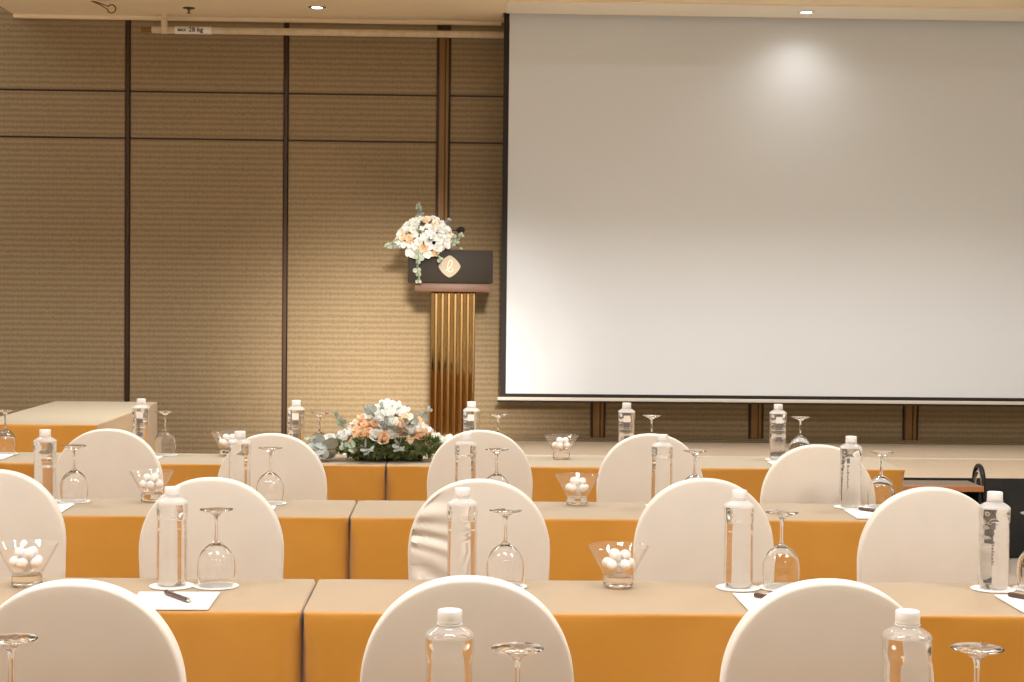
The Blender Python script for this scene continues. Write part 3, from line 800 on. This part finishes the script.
for k in range(60):
    x = rr.uniform(-.2, .22); put('greenery', rr.choice(TUFT), t, (x, -.08 * max(.5, 1 - abs(x) / .4) + rr.uniform(-.02, .03), rr.uniform(.02, .085)), (x, -1, .5), rr.uniform(0, 6), rr.uniform(.8, 1.15))
for p, d, sc in [((-.2, -.03, .03), (-1, -.3, .25), 1.0), ((-.19, -.07, .035), (-.9, -.4, .12), 1.15), ((-.21, -.02, .04), (-1, .1, .5), .8), ((-.1, -.09, .05), (-.6, -1, .2), .8), ((-.09, -.09, .06), (.5, -1, .1), .75), ((-.16, -.03, .12), (-.6, -.3, .8), .6),
                 ((.0, -.08, .13), (.1, -1, .5), .7), ((.04, -.08, .11), (.6, -1, .3), .8), ((.07, -.05, .15), (.7, -.7, .7), .6), ((.05, -.08, .08), (.2, -1, -.2), .7), ((-.05, -.05, .17), (-.5, -.5, .8), .6), ((.13, -.01, .17), (.5, -.1, .9), .5),
                 ((0, 0, .19), (.4, -.1, .9), .35), ((.20, -.05, .04), (.9, -.5, .3), .7), ((-.02, -.02, .19), (-.2, -.3, 1), .3)]:
    put('eucalyptus_sprig', rr.choice(SG + SG + SP), t, p, d, rr.uniform(0, 6), sc)

def lift(t, zmin, ok=lambda p: True):
    bpy.context.view_layer.update()
    for ch in t.children:
        m = t.matrix_world.inverted() @ ch.matrix_world
        zz = [p.z for p in (m @ v.co for v in ch.data.vertices) if ok(p)]
        if zz and min(zz) < zmin: ch.location.z += zmin - min(zz)
lift(t, .002)
lift([o for o in C.objects if o.name == 'flower_arrangement'][0], .002, lambda p: p.y > -.095)
# ------------------------------------------------------------------ podium
PY = 10.02
t = thing('podium', (-.072, PY, ST), 0, 'podium with dark panelled head and fluted gold column on the stage', 'podium')
h = 1.665 - ST
b = MB(); b.bbox(-.274, .240, -.02, .40, h - .199, h, .004, 2); hd = b.obj('podium_head', 'podium', t)
b = MB(); b.bbox(-.232, .225, 0, .36, h - .253, h - .1995, .004, 2); b.obj('ledge', 'copper_wood', t)
b = MB(); b.bbox(-.137, .136, .075, .30, .05, h - .254, .004, 1); col = b.obj('column', 'brass_dark', t)
for k in range(7):
    x = -.134 + k * .0388
    b = MB(); b.bbox(x, x + .026, .045, .0745, .05, h - .254, .006, 3); b.obj('flute', 'brass', col, smooth=0)
b = MB(); b.bbox(-.24, .24, -.02, .38, .0, .05, .006, 2); b.obj('plinth', 'podium', t)
# emblem: rounded diamond with a looped script letter
v = []; n = 48
for y in (0, .004):
    for k in range(n):
        a = 2 * PI * k / n; c, s_ = math.cos(a), math.sin(a); e = 1.35
        r = .067 / ((abs(c) ** e + abs(s_) ** e) ** (1 / e)); v.append((r * c, -y, r * s_))
f = [tuple(range(n)), tuple(range(n, 2 * n))[::-1]] + [(k, (k + 1) % n, n + (k + 1) % n, n + k) for k in range(n)]
b = MB(); b.add(v, f); em = b.obj('emblem', 'emblem', t, (-.023, -.0205, h - .099), smooth=0); em['label'] = 'cream rounded diamond emblem'
pts = [(-.022, -.026), (-.012, -.018), (.004, -.004), (.014, .012), (.015, .028), (.007, .036), (-.003, .028), (-.009, .010), (-.010, -.010), (-.004, -.027), (.006, -.032), (.016, -.024), (.023, -.012)]
sm = []
for i in range(len(pts) - 1):
    p0, p1, p2, p3 = pts[max(i - 1, 0)], pts[i], pts[i + 1], pts[min(i + 2, len(pts) - 1)]
    for k in range(5):
        u = k / 5
        sm.append(tuple(.5 * (2 * p1[c] + (p2[c] - p0[c]) * u + (2 * p0[c] - 5 * p1[c] + 4 * p2[c] - p3[c]) * u * u + (3 * p1[c] - p0[c] - 3 * p2[c] + p3[c]) * u ** 3) for c in (0, 1)))
b = MB(); b.tube([(x * 1.05, -.0052, z * 1.05) for x, z in sm], .0023, 6); b.obj('letter_e', 'emblem_line', em)
# microphone
t = thing('microphone', (-.12, 10.28, 1.6655), 0, 'black gooseneck microphone with foam tip rising from the podium top', 'microphone')
MB().lathe([(0, 0), (.03, 0), (.028, .008), (.01, .012), (0, .012)], 20).obj('base', 'black_metal', t)
b = MB(); b.tube([(0, 0, .01), (.0, -.02, .06), (.01, -.08, .105), (.045, -.17, .122), (.075, -.215, .123)], .004, 8); b.obj('gooseneck', 'black_metal', t)
b = MB(); b.lathe([(0, 0), (.010, .002), (.017, .012), (.020, .026), (.018, .042), (.010, .052), (0, .055)], 18, 0, Matrix.Translation((.068, -.207, .1228)) @ Vector((.8, -.6, .02)).to_track_quat('Z', 'Y').to_matrix().to_4x4())
b.obj('foam_tip', 'foam', t)

# ------------------------------------------------------------------ stage steps
t = thing('stage_steps', (2.45, 8.56, 0), 0, 'portable stage steps with copper edged treads and tubular side rails', 'steps')
for k, (z, y0, y1) in enumerate([(.425, 0, .27), (.215, -.27, 0)]):
    b = MB(); b.bbox(-.28, .28, y0 + .012, y1, z - .03, z, .003, 1); tr_ = b.obj('tread', 'tread', t)
    b = MB(); b.bbox(-.285, .285, y0, y0 + .0115, z - .03, z + .002, .003, 1); b.obj('nosing', 'copper', tr_)
for sx in (-1, 1):
    x = sx * .27
    b = MB(); b.bbox(x - .008, x + .008, 0.02, .26, .0, .39, .002, 1); b.bbox(x - .008, x + .008, -.25, .0195, .0, .18, .002, 1); b.obj('side_panel', 'black_metal', t)
    x = sx * .302
    pts = [(x, .225, .02), (x, .225, .44)] + [(x, .145 + .08 * math.cos(PI * q / 10), .44 + .08 * math.sin(PI * q / 10)) for q in range(1, 10)] + [(x, .065, .44), (x, .0, .24), (x, -.08, .02)]
    b = MB(); b.tube(pts, .012, 10); b.obj('rail', 'silver' if sx < 0 else 'black_metal', t)
    b = MB(); b.tube([(p[0] + .0, p[1] * .82 + .03, p[2] - .03 if p[2] > .1 else p[2]) for p in pts], .008, 8); b.obj('inner_rail', 'silver', t)
